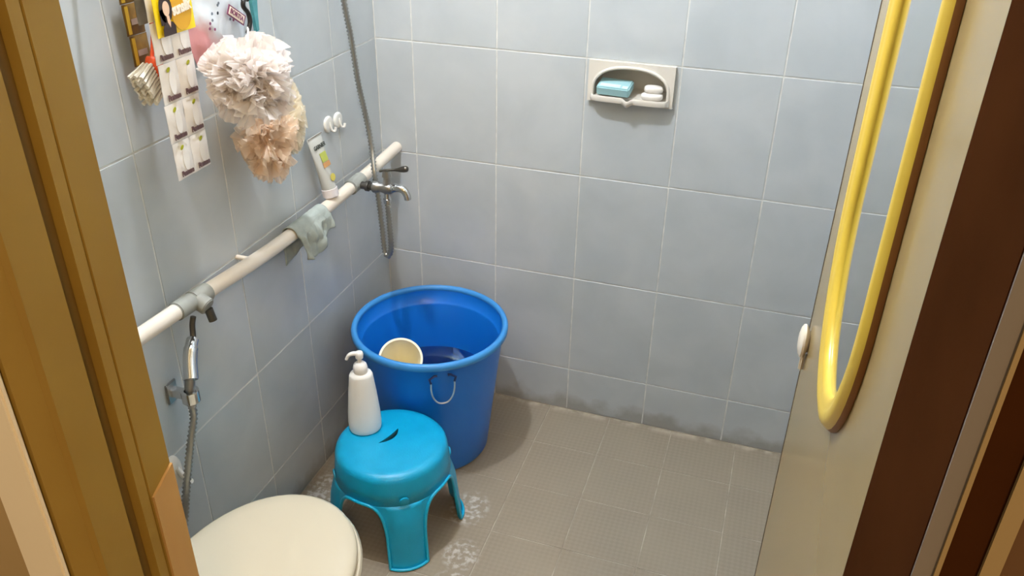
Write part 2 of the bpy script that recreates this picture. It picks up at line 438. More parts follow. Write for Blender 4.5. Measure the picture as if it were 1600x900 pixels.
# door wall (seen from the hall side) and hall floor
OY = -1.745
LJ, RJ, HZ = .534, 1.234, 2.06           # jamb faces, head
bm = bmesh.new()
add_box2(bm, (-1.2, FY, 0), (.462, OY, 2.83)); add_box2(bm, (1.287, FY, 0), (2.9, OY, 2.83)); add_box2(bm, (.462, FY, HZ+.06), (1.287, OY, 2.83))
wf = obj('wall_front', bm, 'hall_wall', smooth=0); tag(wf, 'tan painted wall around the bathroom doorway', 'wall', kind='structure')
bm = bmesh.new(); add_box2(bm, (-1.2, OY, -.10), (2.9, -4.2, -.005)); hf = obj('floor_hall', bm, mat('hall_floor', (140, 110, 84), .5, c2=(128, 100, 76), scale=4), smooth=0)
tag(hf, 'brownish hall floor outside the bathroom', 'floor', kind='structure')

# left jamb: moulded profile, (x, y) swept up
bm = bmesh.new()
prof = [(LJ, FY+.002), (LJ, FY-.0345), (LJ-.004, FY-.036), (LJ, FY-.0375), (LJ, FY-.050), (LJ-.011, FY-.052), (LJ-.011, FY-.069), (LJ, FY-.071),
        (LJ, FY-.113), (LJ-.006, FY-.116), (LJ-.016, FY-.1365), (LJ-.072, FY-.1365), (LJ-.072, FY+.002)]
add_prism(bm, prof, 0, HZ)
t1 = obj('trim_1', bm, 'ocher', smooth=0); tag(t1, 'ocher painted wooden door jamb with grooved profile', 'door frame', kind='structure')
bm = bmesh.new(); add_box2(bm, (LJ-.0108, FY-.0525, .0), (LJ-.0100, FY-.0685, HZ)); obj('groove_shade', bm, 'ocher_dark', t1, smooth=0)  # dark strip painting the shade at the bottom of the recess
bm = bmesh.new(); add_box2(bm, (LJ-.068, OY+.001, 0), (LJ-.017, OY-.006, HZ)); o = obj('architrave', bm, 'cream_trim', t1, smooth=0, bevel=.002); o['label'] = 'cream painted architrave strip'
bm = bmesh.new(); add_box2(bm, (LJ+.0002, FY+.002, 0), (LJ+.0035, FY-.034, 1.065))
for v in bm.verts:
    if v.co.z > 1 and v.co.y < FY-.01: v.co.z -= .02
o = obj('patch_board', bm, 'patch', t1, smooth=0); o['label'] = 'lighter tan repair board on the lower jamb'
# right jamb and its stepped casing
bm = bmesh.new()
add_prism(bm, [(RJ, FY), (RJ+.008, OY), (RJ+.053, OY), (RJ+.053, FY)], 0, HZ)
t2 = obj('trim_2', bm, 'darkwood', smooth=0); tag(t2, 'dark brown painted door jamb on the hinge side', 'door frame', kind='structure')
CXm, CYm = 1.1172, -2.1755
for nm, a, b, m, p in (('grey_strip', .1255, .1365, 'greytrim', .002), ('bead', .1365, .1392, 'tanbead', .004), ('casing_board', .1392, .1590, 'darkwood', .003),
                    ('bead', .1590, .1690, 'tanbead', .006), ('casing_board', .1690, .26, 'hall_brown', .003)):
    bm = bmesh.new(); add_box2(bm, (CXm+a, OY+.0005, 0), (CXm+b, OY-p, HZ)); obj(nm, bm, m, t2, smooth=0)
bm = bmesh.new(); add_box2(bm, (LJ-.072, FY+.002, HZ), (RJ+.053, OY-.003, HZ+.06)); t3 = obj('trim_3', bm, 'ocher', smooth=0)
tag(t3, 'ocher wooden head of the door frame', 'door frame', kind='structure')

# ------------------------------------------------------------------ door leaf, opened inwards
DH, DF = Vector((1.2375, -1.600, 0)), Vector((1.2215, -.925, 0))     # hinge end, free end of the visible face
du = (DF-DH).normalized(); DWID = (DF-DH).length
drot = math.atan2(du.y, du.x)                # local x along the leaf, local +y points to -x (the mirror side)
def dl(name, a, b, m, parent, bevel=0):
    bm = bmesh.new(); add_box2(bm, a, b); return obj(name, bm, m, parent, smooth=0, bevel=bevel)
bm = bmesh.new(); add_box2(bm, (0, 0, .012), (DWID-.003, -.036, 2.03))
door = obj('door_1', bm, 'door', smooth=0, bevel=.0015, loc=DH, rot=(0, 0, drot))
tag(door, 'cream laminate bathroom door standing open with a mirror on it', 'door', kind='structure')
o = dl('edge_strip', (DWID-.0028, .0006, .012), (DWID, -.0366, 2.03), 'dooredge', door); o['label'] = 'thin dark edge strip'
kz = .980; ku = DWID-.032
bm = bmesh.new()
rings = []
for r, d in ((.016, .0004), (.017, .002), (.022, .004), (.025, .007), (.0245, .0105), (.020, .0135), (.012, .0155), (.004, .016)):
    rings.append([(ku+r*math.cos(2*PI*i/28), d, kz+r*1.12*math.sin(2*PI*i/28)) for i in range(28)])
add_rings(bm, rings); knob = obj('knob', bm, 'knob', door); knob['label'] = 'round white door knob'
bm = bmesh.new(); add_box2(bm, (ku-.005, .0006, kz-.056), (ku+.005, .0075, kz-.022)); obj('latch', bm, 'knob', knob, bevel=.003)
for hz_ in (.25, 1.05, 1.8):
    bm = bmesh.new(); add_lathe(bm, [(.006, hz_-.05), (.006, hz_+.05)], (-.004, -.040, 0), 12); obj('hinge', bm, 'dullchrome', door)

# mirror: long stadium shape in a gold moulded frame
mir = thing('wall_mirror', 'long round-ended mirror in a yellow gold frame on the door', 'mirror', DH+Vector((0, 0, 0)), (0, 0, drot))
MC, MR, MZ0, MZ1, MRY = .313, .157, 1.3085, 1.72, .202
def stad(off, n=24):
    r = MR+off; q = MRY+off; pts = []
    for i in range(n+1): a = PI+PI*i/n; pts.append((MC+r*math.cos(a), MZ0+q*math.sin(a), math.cos(a), math.sin(a)))
    for i in range(n+1): a = PI*i/n; pts.append((MC+r*math.cos(a), MZ1+q*math.sin(a), math.cos(a), math.sin(a)))
    return pts
bm = bmesh.new()
pf = [(.0150, .0065), (.010, .0122), (.002, .0140), (-.004, .0128), (-.008, .0112), (-.012, .0112), (-.018, .0085), (-.022, .0045), (-.022, .0022)]
rings = [[(u, h, z) for u, z, _, _ in stad(o_)] for o_, h in pf]
add_rings(bm, rings, True, (False, False)); obj('frame', bm, 'gold', mir, smooth=60)
bm = bmesh.new()
rings = [[(u, h, z) for u, z, _, _ in stad(o_)] for o_, h in ((.0175, .0006), (.0172, .0035), (.0150, .0065))]
add_rings(bm, rings, True, (False, False)); o = obj('frame_side', bm, 'goldback', mir, smooth=60); o['label'] = 'outer side of the gold frame, coloured brown as in shade'
bm = bmesh.new(); add_prism(bm, [(u, z) for u, z, _, _ in stad(-.0215)], .0010, .0030, lambda u, v, h: (u, h, v)); obj('glass', bm, 'mirror', mir, smooth=0)
bm = bmesh.new(); add_prism(bm, [(u, z) for u, z, _, _ in stad(.0172)], .0003, .0009, lambda u, v, h: (u, h, v)); obj('backing', bm, 'goldback', mir, smooth=0)

# ------------------------------------------------------------------ lamps
lamp = thing('ceiling_lamp', 'white light bulb hanging under the bathroom ceiling', 'lamp', LAMP)
bm = bmesh.new(); add_lathe(bm, [(.001, -.04), (.02, -.036), (.034, -.022), (.04, 0), (.036, .018), (.026, .036), (.018, .05)], n=32); obj('bulb', bm, emit('bulb_light', (240, 245, 252), LAMP_POWER), lamp)
bm = bmesh.new(); add_lathe(bm, [(.019, .05), (.021, .052), (.021, .09), (.012, .10), (.012, .17), (.045, .175), (.045, .1995)], n=32); obj('socket', bm, 'white', lamp)
hl = thing('hall_lamp', 'flat warm ceiling light in the hall', 'lamp', (1.85, -3.3, 2.6))
bm = bmesh.new(); add_lathe(bm, [(.15, 0), (.15, .012)], n=32); obj('diffuser', bm, emit('hall_light', (255, 214, 160), HALL_POWER), hl)
bm = bmesh.new(); add_lathe(bm, [(.165, .0122), (.165, .04)], n=32); obj('base', bm, 'white', hl)
bm = bmesh.new(); add_box2(bm, (-1.2, OY, 2.64), (2.9, -4.2, 2.7)); o = obj('ceiling_hall', bm, 'paint', smooth=0); tag(o, 'white hall ceiling', 'ceiling', kind='structure')

# ------------------------------------------------------------------ toilet
toilet = thing('toilet', 'cream toilet with closed lid beside the ocher door jamb', 'toilet', (.312, -1.25, 0))
def egg(a, front, back, n=56, p=2.0, pb=2.6):
    out = []
    for i in range(n):
        t = 2*PI*i/n; c, s = math.cos(t), math.sin(t)
        e = 2/p if s >= 0 else 2/pb
        out.append((a*math.copysign(abs(c)**e, c), (front if s >= 0 else back)*math.copysign(abs(s)**e, s)))
    return out
bm = bmesh.new()
rings = []
for a, f, b, z in ((.115, .15, .30, 0), (.112, .145, .30, .03), (.10, .12, .29, .10), (.105, .12, .28, .18), (.14, .17, .27, .27), (.172, .215, .25, .34), (.182, .232, .24, .375), (.180, .230, .24, .386)):
    rings.append([(x, y, z) for x, y in egg(a, f, b)])
add_rings(bm, rings); obj('bowl', bm, 'ceramic', toilet, smooth=50)
bm = bmesh.new()
rings = [[(x, y, z) for x, y in egg(a, f, b)] for a, f, b, z in ((.184, .236, .20, .3865), (.190, .243, .205, .391), (.191, .244, .206, .399), (.187, .240, .202, .4045), (.15, .20, .17, .405))]
add_rings(bm, rings); obj('seat', bm, 'seat', toilet, smooth=50)
bm = bmesh.new()
rings = [[(x, y, z) for x, y in egg(a, f, b)] for a, f, b, z in ((.176, .226, .20, .4055), (.181, .232, .205, .409), (.183, .234, .207, .417), (.181, .232, .205, .4235), (.174, .224, .198, .4285), (.15, .196, .175, .4325), (.10, .13, .12, .4355), (.04, .05, .05, .4365), (.004, .005, .005, .4367))]
add_rings(bm, rings); obj('lid', bm, 'seat', toilet, smooth=50)
for s in (-1, 1):
    bm = bmesh.new(); add_lathe(bm, [(.012, .386), (.014, .39), (.014, .425), (.010, .432)], (s*.07, -.225, 0), 16); obj('hinge', bm, 'seat', toilet)
bm = bmesh.new(); add_box2(bm, (-.16, -.245, .30), (.16, -.345, .66)); obj('tank', bm, 'ceramic', toilet, bevel=.02)
bm = bmesh.new(); add_box2(bm, (-.166, -.240, .6605), (.166, -.348, .685)); tl = obj('tank_lid', bm, 'ceramic', toilet, bevel=.008)
bm = bmesh.new(); add_lathe(bm, [(.02, .6855), (.02, .692), (.015, .695)], (0, -.295, 0), 20); obj('flush_button', bm, 'chrome', tl)

# ------------------------------------------------------------------ bucket, water, dipper
BC = (.266, -.289); BH = .43
bucket = thing('water_bucket', 'large round blue plastic bucket of water in the tiled corner', 'bucket', (*BC, 0))
bm = bmesh.new()
add_lathe(bm, [(.150, 0), (.160, .004), (.165, .012), (.184, .18), (.2075, .38), (.2115, .415), (.2085, .415), (.2035, .382), (.1985, .378), (.196, .372), (.178, .18), (.160, .016), (.150, .012)], n=96)
obj('body', bm, 'bucket', bucket, smooth=50)
bm = bmesh.new()
rp = [(.2095, .413), (.207, .421), (.2095, .428), (.216, .4305), (.222, .428), (.2245, .421), (.224, .411), (.220, .4085), (.2125, .409)]
rings = [[(r*math.cos(2*PI*i/96), r*math.sin(2*PI*i/96), z) for i in range(96)] for r, z in rp]
vs_ = add_rings(bm, rings, True, (False, False))
for i in range(96): bm.faces.new((vs_[-1][i], vs_[-1][(i+1) % 96], vs_[0][(i+1) % 96], vs_[0][i]))
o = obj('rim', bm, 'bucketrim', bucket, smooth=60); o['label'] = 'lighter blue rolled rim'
# wire handle loop hanging on the side that faces the stool
def around(a, r, z): return Vector((r*math.cos(a), r*math.sin(a), z))
for a0, nm in ((-1.02, 1), (-1.02+PI, 0)):
    hw = .145
    hd = obj('handle', (lambda b: (add_tube(b, smooth_path([around(a0-hw*1.0, .2215, .375), around(a0-hw, .219, .345), around(a0-hw*.8, .2165, .318), around(a0-hw*.35, .2145, .301), around(a0+hw*.35, .2145, .301),
         around(a0+hw*.8, .2165, .318), around(a0+hw, .219, .345), around(a0+hw, .2215, .375)]), .0024, 8), b)[1])(bmesh.new()), 'wire', bucket)
    hd['label'] = 'white wire loop handle'
    for s in (-1, 1):
        bm = bmesh.new()
        add_tube(bm, [around(a0+s*hw, .222, .372), around(a0+s*hw*1.12, .222, .385), around(a0+s*hw*.7, .219, .394), around(a0+s*hw*.45, .2185, .394)], .0034, 8)
        obj('clip', bm, 'wireclip', hd)
bm = bmesh.new(); WZ = .228
add_lathe(bm, [(.1505, .0125), (.159, .017), (.1775, .18), (.1822, WZ)], n=64)
water = obj('bath_water', bm, 'water', loc=(*BC, 0)); tag(water, 'clear water standing in the blue bucket', 'water')

# dipper (scoop) leaning on the inside of the bucket
dip = thing('water_dipper', 'cream plastic water dipper resting inside the blue bucket', 'dipper', (.224, -.405, .366), (math.radians(33), math.radians(20), 0))
bm = bmesh.new()
add_lathe(bm, [(.030, -.155), (.040, -.153), (.044, -.145), (.059, 0), (.062, .001), (.062, .004), (.056, .004), (.055, 0), (.041, -.143), (.036, -.149), (.02, -.150)], n=48)
obj('cup', bm, 'dipper', dip, smooth=50)
bm = bmesh.new()
add_tube(bm, smooth_path([(.056, -.010, -.008), (.074, -.012, -.022), (.10, -.008, -.05), (.112, -.004, -.065)]), .008, 10); obj('handle', bm, 'dipper', dip)

# ------------------------------------------------------------------ stool
SC = (.302, -.641); SH = .28
stool = thing('bathroom_stool', 'round cyan plastic stool with four arched legs beside the bucket', 'stool', (*SC, 0), (0, 0, math.radians(36)))
ARC = .194                                   # height where the legs part
def s_r(z):                                  # outer radius by height
    return .146+(SH-.02-z)/(SH-.02)*.026
bm = bmesh.new()
N = 96
top = [bm.verts.new((.118*math.cos(2*PI*i/N), .118*math.sin(2*PI*i/N), SH)) for i in range(N)]
te = [bm.edges.new((top[i], top[(i+1) % N])) for i in range(N)]
cres = []
n2 = 14                                      # crescent hand slot
A0 = math.radians(42.5)
def cr(x, y): return (-.0039+x*math.cos(A0)-y*math.sin(A0), .0226+x*math.sin(A0)+y*math.cos(A0), SH)
for i in range(n2+1):
    t = -1+2*i/n2; cres.append(cr(.038*t, -.018*(1-t*t)-.004*t))
for i in range(1, n2):
    t = 1-2*i/n2; cres.append(cr(.038*t, -.003*(1-t*t)-.004*t))
cv = [bm.verts.new(p) for p in cres]
ce = [bm.edges.new((cv[i], cv[(i+1) % len(cv)])) for i in range(len(cv))]
bmesh.ops.triangle_fill(bm, use_beauty=True, use_dissolve=False, edges=te+ce)
dn = [bm.verts.new((v.co.x, v.co.y, SH-.012)) for v in cv]
for i in range(len(cv)): bm.faces.new((cv[i], cv[(i+1) % len(cv)], dn[(i+1) % len(cv)], dn[i]))
prev = top
for r, z in ((.128, SH-.0008), (.137, SH-.004), (.1435, SH-.011), (.146, SH-.02), (s_r(.23), .23), (s_r(ARC), ARC)):
    cur = [bm.verts.new((r*math.cos(2*PI*i/N), r*math.sin(2*PI*i/N), z)) for i in range(N)]
    for i in range(N): bm.faces.new((prev[i], prev[(i+1) % N], cur[(i+1) % N], cur[i]))
    prev = cur
seat = obj('seat', bm, 'stool', stool, smooth=35)
md = seat.modifiers.new('thickness', 'SOLIDIFY'); md.thickness = .004; md.offset = -1
def zbot(a):                                 # lower edge inside a leg sector, a in -45..45 degrees
    q = abs(a)/45.
    if q < .37: return 0.
    k = (q-.37)/.63
    return (ARC-.004)*(1-(1-k)**4)**.33
def leg_mesh():
    bm = bmesh.new(); na, nz = 72, 14
    angs = [-45+90*i/na for i in range(na+1)]
    def P(a, z, dr=0):
        th = math.radians(a); rr = s_r(z)+dr
        bulge = .010*max(0, 1-(abs(a)/17.)**2)*min(1, max(0, (ARC-z)/.05))
        foot = .004 if z < .012 else 0
        return ((rr+bulge+foot)*math.cos(th), (rr+bulge+foot)*math.sin(th), z)
    rows = []
    for a in angs:
        zb = min(zbot(a), ARC-.003)
        rows.append([bm.verts.new(P(a, ARC+(zb-ARC)*(j/nz))) for j in range(nz+1)])
    for i in range(na):
        for j in range(nz): bm.faces.new((rows[i][j], rows[i+1][j], rows[i+1][j+1], rows[i][j+1]))
    return bm, angs, P
bm, angs, P_ = leg_mesh()
leg_me = mesh_from(bm, 'leg', 'stool', 50)
bm = bmesh.new()
pth = [Vector(P_(a, min(zbot(a), ARC-.003)+.0045, .001)) for a in angs]
add_tube(bm, pth, .0042, 8); rim_me = mesh_from(bm, 'leg_rim', 'stool_rim', 50)
bm = bmesh.new(); add_lathe(bm, [(.0, 0), (.013, .0), (.013, .0035), (.010, .005), (.004, .0055)], n=20, cap=(False, True)); boss_me = mesh_from(bm, 'boss', 'stool', 50)
for k in range(4):
    lg = bpy.data.objects.new('leg', leg_me); COL.objects.link(lg); lg.parent = stool; lg.rotation_euler = (0, 0, k*PI/2)
    md = lg.modifiers.new('thickness', 'SOLIDIFY'); md.thickness = .004; md.offset = -1
    rm = bpy.data.objects.new('leg_rim', rim_me); COL.objects.link(rm); rm.parent = lg
    bo = bpy.data.objects.new('boss', boss_me); COL.objects.link(bo); bo.parent = lg
    bo.location = (s_r(.205)-.0010, 0, .207); bo.rotation_euler = (0, PI/2+.12, 0)

# ------------------------------------------------------------------ pump bottle
pb = thing('pump_bottle', 'white pump bottle standing on the cyan stool', 'bottle', (.216, -.617, SH+.0005), (0, 0, math.radians(-150)))
bm = bmesh.new()
add_lathe(bm, [(.036, 0), (.0405, .003), (.0425, .012), (.0432, .028), (.0415, .06), (.036, .12), (.0312, .160), (.0300, .172), (.0270, .1785), (.017, .182)], n=40, sx=1.0, sy=.86)
obj('body', bm, 'bottle', pb, smooth=60)
bm = bmesh.new(); add_lathe(bm, [(.017, .1822), (.0182, .184), (.0188, .194), (.0165, .204), (.0105, .2105), (.006, .212), (.0052, .213), (.0052, .2225)], n=32); obj('collar', bm, 'pump', pb)
bm = bmesh.new(); add_lathe(bm, [(.005, .2226), (.0095, .224), (.0105, .234), (.009, .241), (.004, .2435)], n=28)
add_tube(bm, smooth_path([(.002, 0, .236), (.016, 0, .238), (.026, 0, .234), (.033, 0, .222)]), lambda i: .0066-.00012*i, 12); obj('pump_head', bm, 'pump', pb, smooth=60)

# ------------------------------------------------------------------ soap dish in the back wall
sd = thing('soap_dish', 'ivory ceramic soap dish with arched niche set in the back wall', 'soap dish', (0, 0, 0))
cx, zb = (DX0+DX1)/2, 1.056
def arch(rx, rz, z0, n=26):
    pts = [(cx-rx, z0), ]
    for i in range(n+1): a = PI-PI*i/n; pts.append((cx+rx*math.copysign(abs(math.cos(a))**.85, math.cos(a)), z0+.022+rz*max(0, math.sin(a))**.9))
    pts.append((cx+rx, z0)); return pts
bm = bmesh.new()
ap = arch(.098, .058, zb)
outer = [(DX0, DZ0), (DX1, DZ0), (DX1, DZ1), (DX0, DZ1)]
fy_ = -.011
ov = [bm.verts.new((x, fy_, z)) for x, z in outer]; iv = [bm.verts.new((x, fy_, z)) for x, z in ap]
oe = [bm.edges.new((ov[i], ov[(i+1) % 4])) for i in range(4)]; ie = [bm.edges.new((iv[i], iv[(i+1) % len(iv)])) for i in range(len(iv))]
bmesh.ops.triangle_fill(bm, use_beauty=True, edges=oe+ie)
ob = [bm.verts.new((x, .0058, z)) for x, z in outer]
for i in range(4): bm.faces.new((ov[i], ov[(i+1) % 4], ob[(i+1) % 4], ob[i]))
ib = [bm.verts.new((cx+(x-cx)*.93, .062, zb+.006+(z-zb)*.9)) for x, z in ap]
for i in range(len(iv)): bm.faces.new((iv[i], iv[(i+1) % len(iv)], ib[(i+1) % len(iv)], ib[i]))
bm.faces.new(ib)
obj('body', bm, 'dish', sd, smooth=30)
bm = bmesh.new()                             # tray lip with pouring notch
def lipd(x):
    q = abs(x-cx)/.106
    return .024*max(0., 1-q**7)**.5
NL = 48
fr, bk_ = [], []
for i in range(NL+1):
    x = cx-.106+.212*i/NL; d = lipd(x); dip_ = max(0, 1-abs(x-cx+.002)/.014)
    fr.append((x, fy_-.0006-d-.005*dip_, dip_)); 
rings = []
for x, y, dp in fr:
    zt = 1.060-.008*dp; zl = 1.046-.010*dp
    ym = y+.006
    rings.append([(x, fy_+.002, 1.052), (x, min(ym, fy_+.001), 1.052-.004*dp), (x, min(ym, fy_+.001), zt), (x, y+.002, zt+.0015), (x, y, zt-.003), (x, y+.003, zl), (x, fy_+.002, zl-.004)])
add_rings(bm, rings); obj('lip', bm, 'dish', sd, smooth=60)
bm = bmesh.new(); add_tube(bm, [Vector((x, fy_-.001, z)) for x, z in arch(.1, .0595, zb-.002)], .0042, 8); obj('rim', bm, 'dish', sd)
bm = bmesh.new()
sb = thing('soap_box', 'pale teal soap carton in the ceramic soap dish', 'soap box', (.696, -.006, 1.0672), (math.radians(14), 0, math.radians(-4)))
bm = bmesh.new(); add_box2(bm, (-.044, -.023, 0), (.044, .030, .024)); obj('carton', bm, 'soapbox', sb, bevel=.003)
bm = bmesh.new(); add_box2(bm, (-.036, -.016, .0241), (.018, -.002, .0246)); add_box2(bm, (.024, -.018, .0241), (.038, -.006, .0246)); o = obj('print', bm, 'soapprint', sb, smooth=0)
so = thing('soap_bar', 'small white oval soap bar in the ceramic soap dish', 'soap', (.796, -.012, 1.0602), (0, 0, .1))
def soapm(bm, z, s):
    add_rings(bm, [[(x, y, z+h) for x, y in egg(.027*k*s, .018*k*s, .018*k*s, 36, 2.4, 2.4)] for k, h in ((.85, 0), (.97, .003), (1, .008), (.96, .013), (.8, .016), (.4, .0172))])
bm = bmesh.new(); soapm(bm, 0, 1.05); obj('bar', bm, 'soap', so, smooth=60)
so2 = thing('soap_bar', 'thin white soap piece lying on top of the other soap bar', 'soap', (.798, -.008, 1.0778), (0, .05, .25))
bm = bmesh.new(); soapm(bm, 0, .92); obj('bar', bm, 'soap', so2, smooth=60)

# ------------------------------------------------------------------ water pipe on the left wall
pipe = thing('water_pipe', 'white plastic water pipe running along the left tiled wall', 'pipe', (0, 0, 0))
PP = [(.05, -.0005, .832), (.05, -.20, .820), (.05, -.45, .812), (.05, -.70, .814), (.05, -.92, .829), (.05, -1.12, .840), (.05, -1.40, .846), (.05, -1.600, .848)]
PPs = smooth_path(PP, 10)
def pipe_at(y):
    for a, b in zip(PPs, PPs[1:]):
        if b.y <= y <= a.y: return a+(b-a)*((a.y-y)/(a.y-b.y))
def pipe_seg(y0, y1, n=14): return [pipe_at(y0+(y1-y0)*i/n) for i in range(n+1)]
bm = bmesh.new(); add_tube(bm, PPs, .0165, 20); obj('tube', bm, 'pvc', pipe, smooth=60)
for a, b in ((-.235, -.300), (-.925, -.975), (-.975, -1.025)):
    bm = bmesh.new(); add_tube(bm, pipe_seg(a, b, 6), .0205 if a != -.975 else .0195, 20); obj('fitting', bm, 'greypvc', pipe, bevel=.002)
bm = bmesh.new(); p0 = pipe_at(-.965); add_tube(bm, [p0+Vector((.005, 0, 0)), p0+Vector((.030, 0, -.012))], .0185, 16); o = obj('branch', bm, 'greypvc', pipe, bevel=.002)
bm = bmesh.new(); add_tube(bm, [p0+Vector((.028, .002, -.018)), p0+Vector((.034, .002, -.044))], .009, 12); obj('outlet', bm, 'darkmetal', o)
for y in (-.75, -1.3):
    bm = bmesh.new(); p = pipe_at(y); add_tube(bm, [Vector((.001, y, p.z)), p-Vector((.012, 0, 0))], .006, 10); obj('bracket', bm, 'pvc', pipe)

# tap with lever handle and a second outlet
tap = thing('water_tap', 'chrome double-outlet tap on the white wall pipe', 'tap', (0, 0, 0))
q0 = pipe_at(-.272)
def T(dx, dy, dz): return q0+Vector((dx, dy, dz))
bm = bmesh.new(); add_tube(bm, [T(.0215, 0, 0), T(.034, 0, 0), T(.035, 0, 0), T(.044, 0, 0), T(.045, 0, 0), T(.056, 0, .001)], lambda i: (.0105, .0105, .0145, .0145, .0105, .0115)[i], 16); obj('inlet', bm, 'darkmetal', tap)
bm = bmesh.new(); add_tube(bm, [T(.055, 0, .001), T(.058, 0, .001), T(.060, 0, .001), T(.072, 0, .002), T(.076, 0, .002), T(.092, 0, .002), T(.108, 0, .001), T(.114, 0, .001)], lambda i: (.012, .0165, .0165, .0155, .0125, .0155, .0155, .012)[i], 18); obj('body', bm, 'dullchrome', tap, smooth=60)
bm = bmesh.new(); add_tube(bm, smooth_path([T(.110, 0, .002), T(.128, 0, .007), T(.145, 0, .004), T(.155, 0, -.010), T(.157, 0, -.022)], 6), lambda i: .0118-.0001*i, 16); obj('spout', bm, 'chrome', tap, smooth=60)
bm = bmesh.new(); add_tube(bm, [T(.098, 0, .014), T(.098, 0, .034), T(.098, 0, .036), T(.098, 0, .052)], lambda i: (.011, .009, .013, .010)[i], 14)
stem = obj('stem', bm, 'dullchrome', tap)
bm = bmesh.new(); add_tube(bm, smooth_path([T(.080, -.004, .050), T(.098, 0, .054), T(.118, .003, .056), T(.138, .005, .059), T(.152, .006, .062), T(.158, .006, .063)], 5), lambda i: (.0036 if i < 12 else .0036+.0052*math.sin(min(1, (i-11)/14)*PI*.86)), 12); obj('lever', bm, 'darkmetal', stem, smooth=60)
bm = bmesh.new(); add_tube(bm, [T(.096, 0, -.012), T(.096, 0, -.028), T(.096, 0, -.029), T(.096, 0, -.042)], lambda i: (.009, .009, .0115, .0105)[i], 14); obj('hose_outlet', bm, 'chrome', tap)

def hose_mesh(pts, r, pitch=.0095, n=12):
    P = resample(smooth_path(pts, 12), pitch/2); bm = bmesh.new()
    add_tube(bm, P, lambda i: r if i % 2 else r*.62, n); return bm
hose = thing('shower_hose', 'ribbed metal shower hose looping from the tap up the left wall', 'hose', (0, 0, 0))
hp = [T(.096, 0, -.043), T(.097, .001, -.10), T(.098, .002, -.165), T(.092, .003, -.198), T(.082, .004, -.208), T(.073, .008, -.190), T(.068, .014, -.14), T(.060, .022, -.07), T(.052, .029, -.02),
      T(.046, .032, .02), (.090, -.232, .862), (.080, -.215, .90), (.068, -.208, .97), (.062, -.218, 1.04), (.059, -.228, 1.10), (.058, -.243, 1.203), (.056, -.262, 1.30), (.052, -.285, 1.45), (.046, -.30, 1.62), (.04, -.31, 1.74)]
obj('hose', hose_mesh(hp, .0086), 'hosemetal', hose, smooth=80)
bm = bmesh.new(); add_tube(bm, [Vector((.002, -.31, 1.76)), Vector((.045, -.31, 1.745))], .012, 14); obj('wall_holder', bm, 'white', hose)
bm = bmesh.new(); add_tube(bm, smooth_path([(.04, -.31, 1.735), (.05, -.31, 1.79), (.085, -.31, 1.86), (.10, -.31, 1.87)]), lambda i: .011+.0006*i, 14); obj('shower_head', bm, 'white', hose)

# cloth hung over the pipe
cl = bmesh.new()
def clothf(u, v):
    y = -.455-.150*u
    p = pipe_at(y); L1, L2 = .055+.03*u, .034+.030*math.sin(u*2.7)**2+.035*max(0, u-.35)
    arc = PI*.0195; tot = L1+arc+L2; s = v*tot
    nz = noise.noise(Vector((u*5, v*6, 2.)))*.006+noise.noise(Vector((u*14, v*3, 7.)))*.0035
    if s < L1: x, z = -.0195+nz*.3, -(L1-s)
    elif s < L1+arc: a = PI-(s-L1)/.0195; x, z = .0195*math.cos(a), .0195*math.sin(a)
    else:
        k = (s-L1-arc); fold = (.012*math.sin(u*13+1+k*20)+.006*math.sin(u*29+2))*min(1, k/.025)
        x, z = .0205+abs(nz)*1.2+fold*.5+.004+k*.12, -k; y += .10*k*math.sin(u*6)+(.5-u)*-k*.35
    return (p.x+x*1.04, y, p.z+z)
grid_surface(cl, 40, 40, clothf)
cloth = obj('wash_cloth', cl, 'cloth', smooth=60); md = cloth.modifiers.new('thickness', 'SOLIDIFY'); md.thickness = .0022; md.offset = 1
tag(cloth, 'crumpled grey-green cloth draped over the white pipe', 'cloth')

# squeeze tube standing on the pipe, leaning on the wall; local x along +y, front faces +x
tu = thing('cream_tube', 'grey-white squeeze tube with green and orange print on the pipe', 'tube', (.050, -.398, .8302), (math.radians(-12), 0, PI/2))
bm = bmesh.new()
rings = []
for k in range(13):
    t = k/12; h = .024+.140*t; hw = .0185+.0165*t; ht = .0175*(1-t)**.7+.0012
    rings.append([(hw*math.cos(2*PI*i/28), ht*math.sin(2*PI*i/28), h) for i in range(28)])
add_rings(bm, rings); obj('body', bm, 'tube', tu, smooth=60)
bm = bmesh.new(); add_lathe(bm, [(.0185, .001), (.0205, .003), (.021, .0235), (.019, .0238)], n=32); obj('cap', bm, 'tubecap', tu)
def on_tube(z): t = (z-.024)/.14; return -(.0175*(1-t)**.7+.0012)-.0006
def tube_patch(nm, m, poly, zc):
    bm = bmesh.new(); add_prism(bm, poly, on_tube(zc)-.0022, on_tube(zc)-.0030, lambda u, v, h: (u, h, v)); o = obj(nm, bm, m, tu, smooth=0); return o
def slab(nm, m, x0, x1, z0, z1):
    bm = bmesh.new()
    f = [(x, on_tube(z)-e, z) for e in (.0002, .0008) for x, z in ((x0, z0), (x1, z0), (x1, z1), (x0, z1))]
    v = [bm.verts.new(p) for p in f]
    for q in ((0, 1, 2, 3), (7, 6, 5, 4), (0, 4, 5, 1), (1, 5, 6, 2), (2, 6, 7, 3), (3, 7, 4, 0)): bm.faces.new([v[i] for i in q])
    return obj(nm, bm, m, tu, smooth=0)
slab('green_panel', 'green_print', -.013, .015, .096, .120); slab('orange_band', 'orange_print', -.015, .017, .082, .0945)
slab('crimp', 'greytrim', -.034, .034, .1615, .1638)
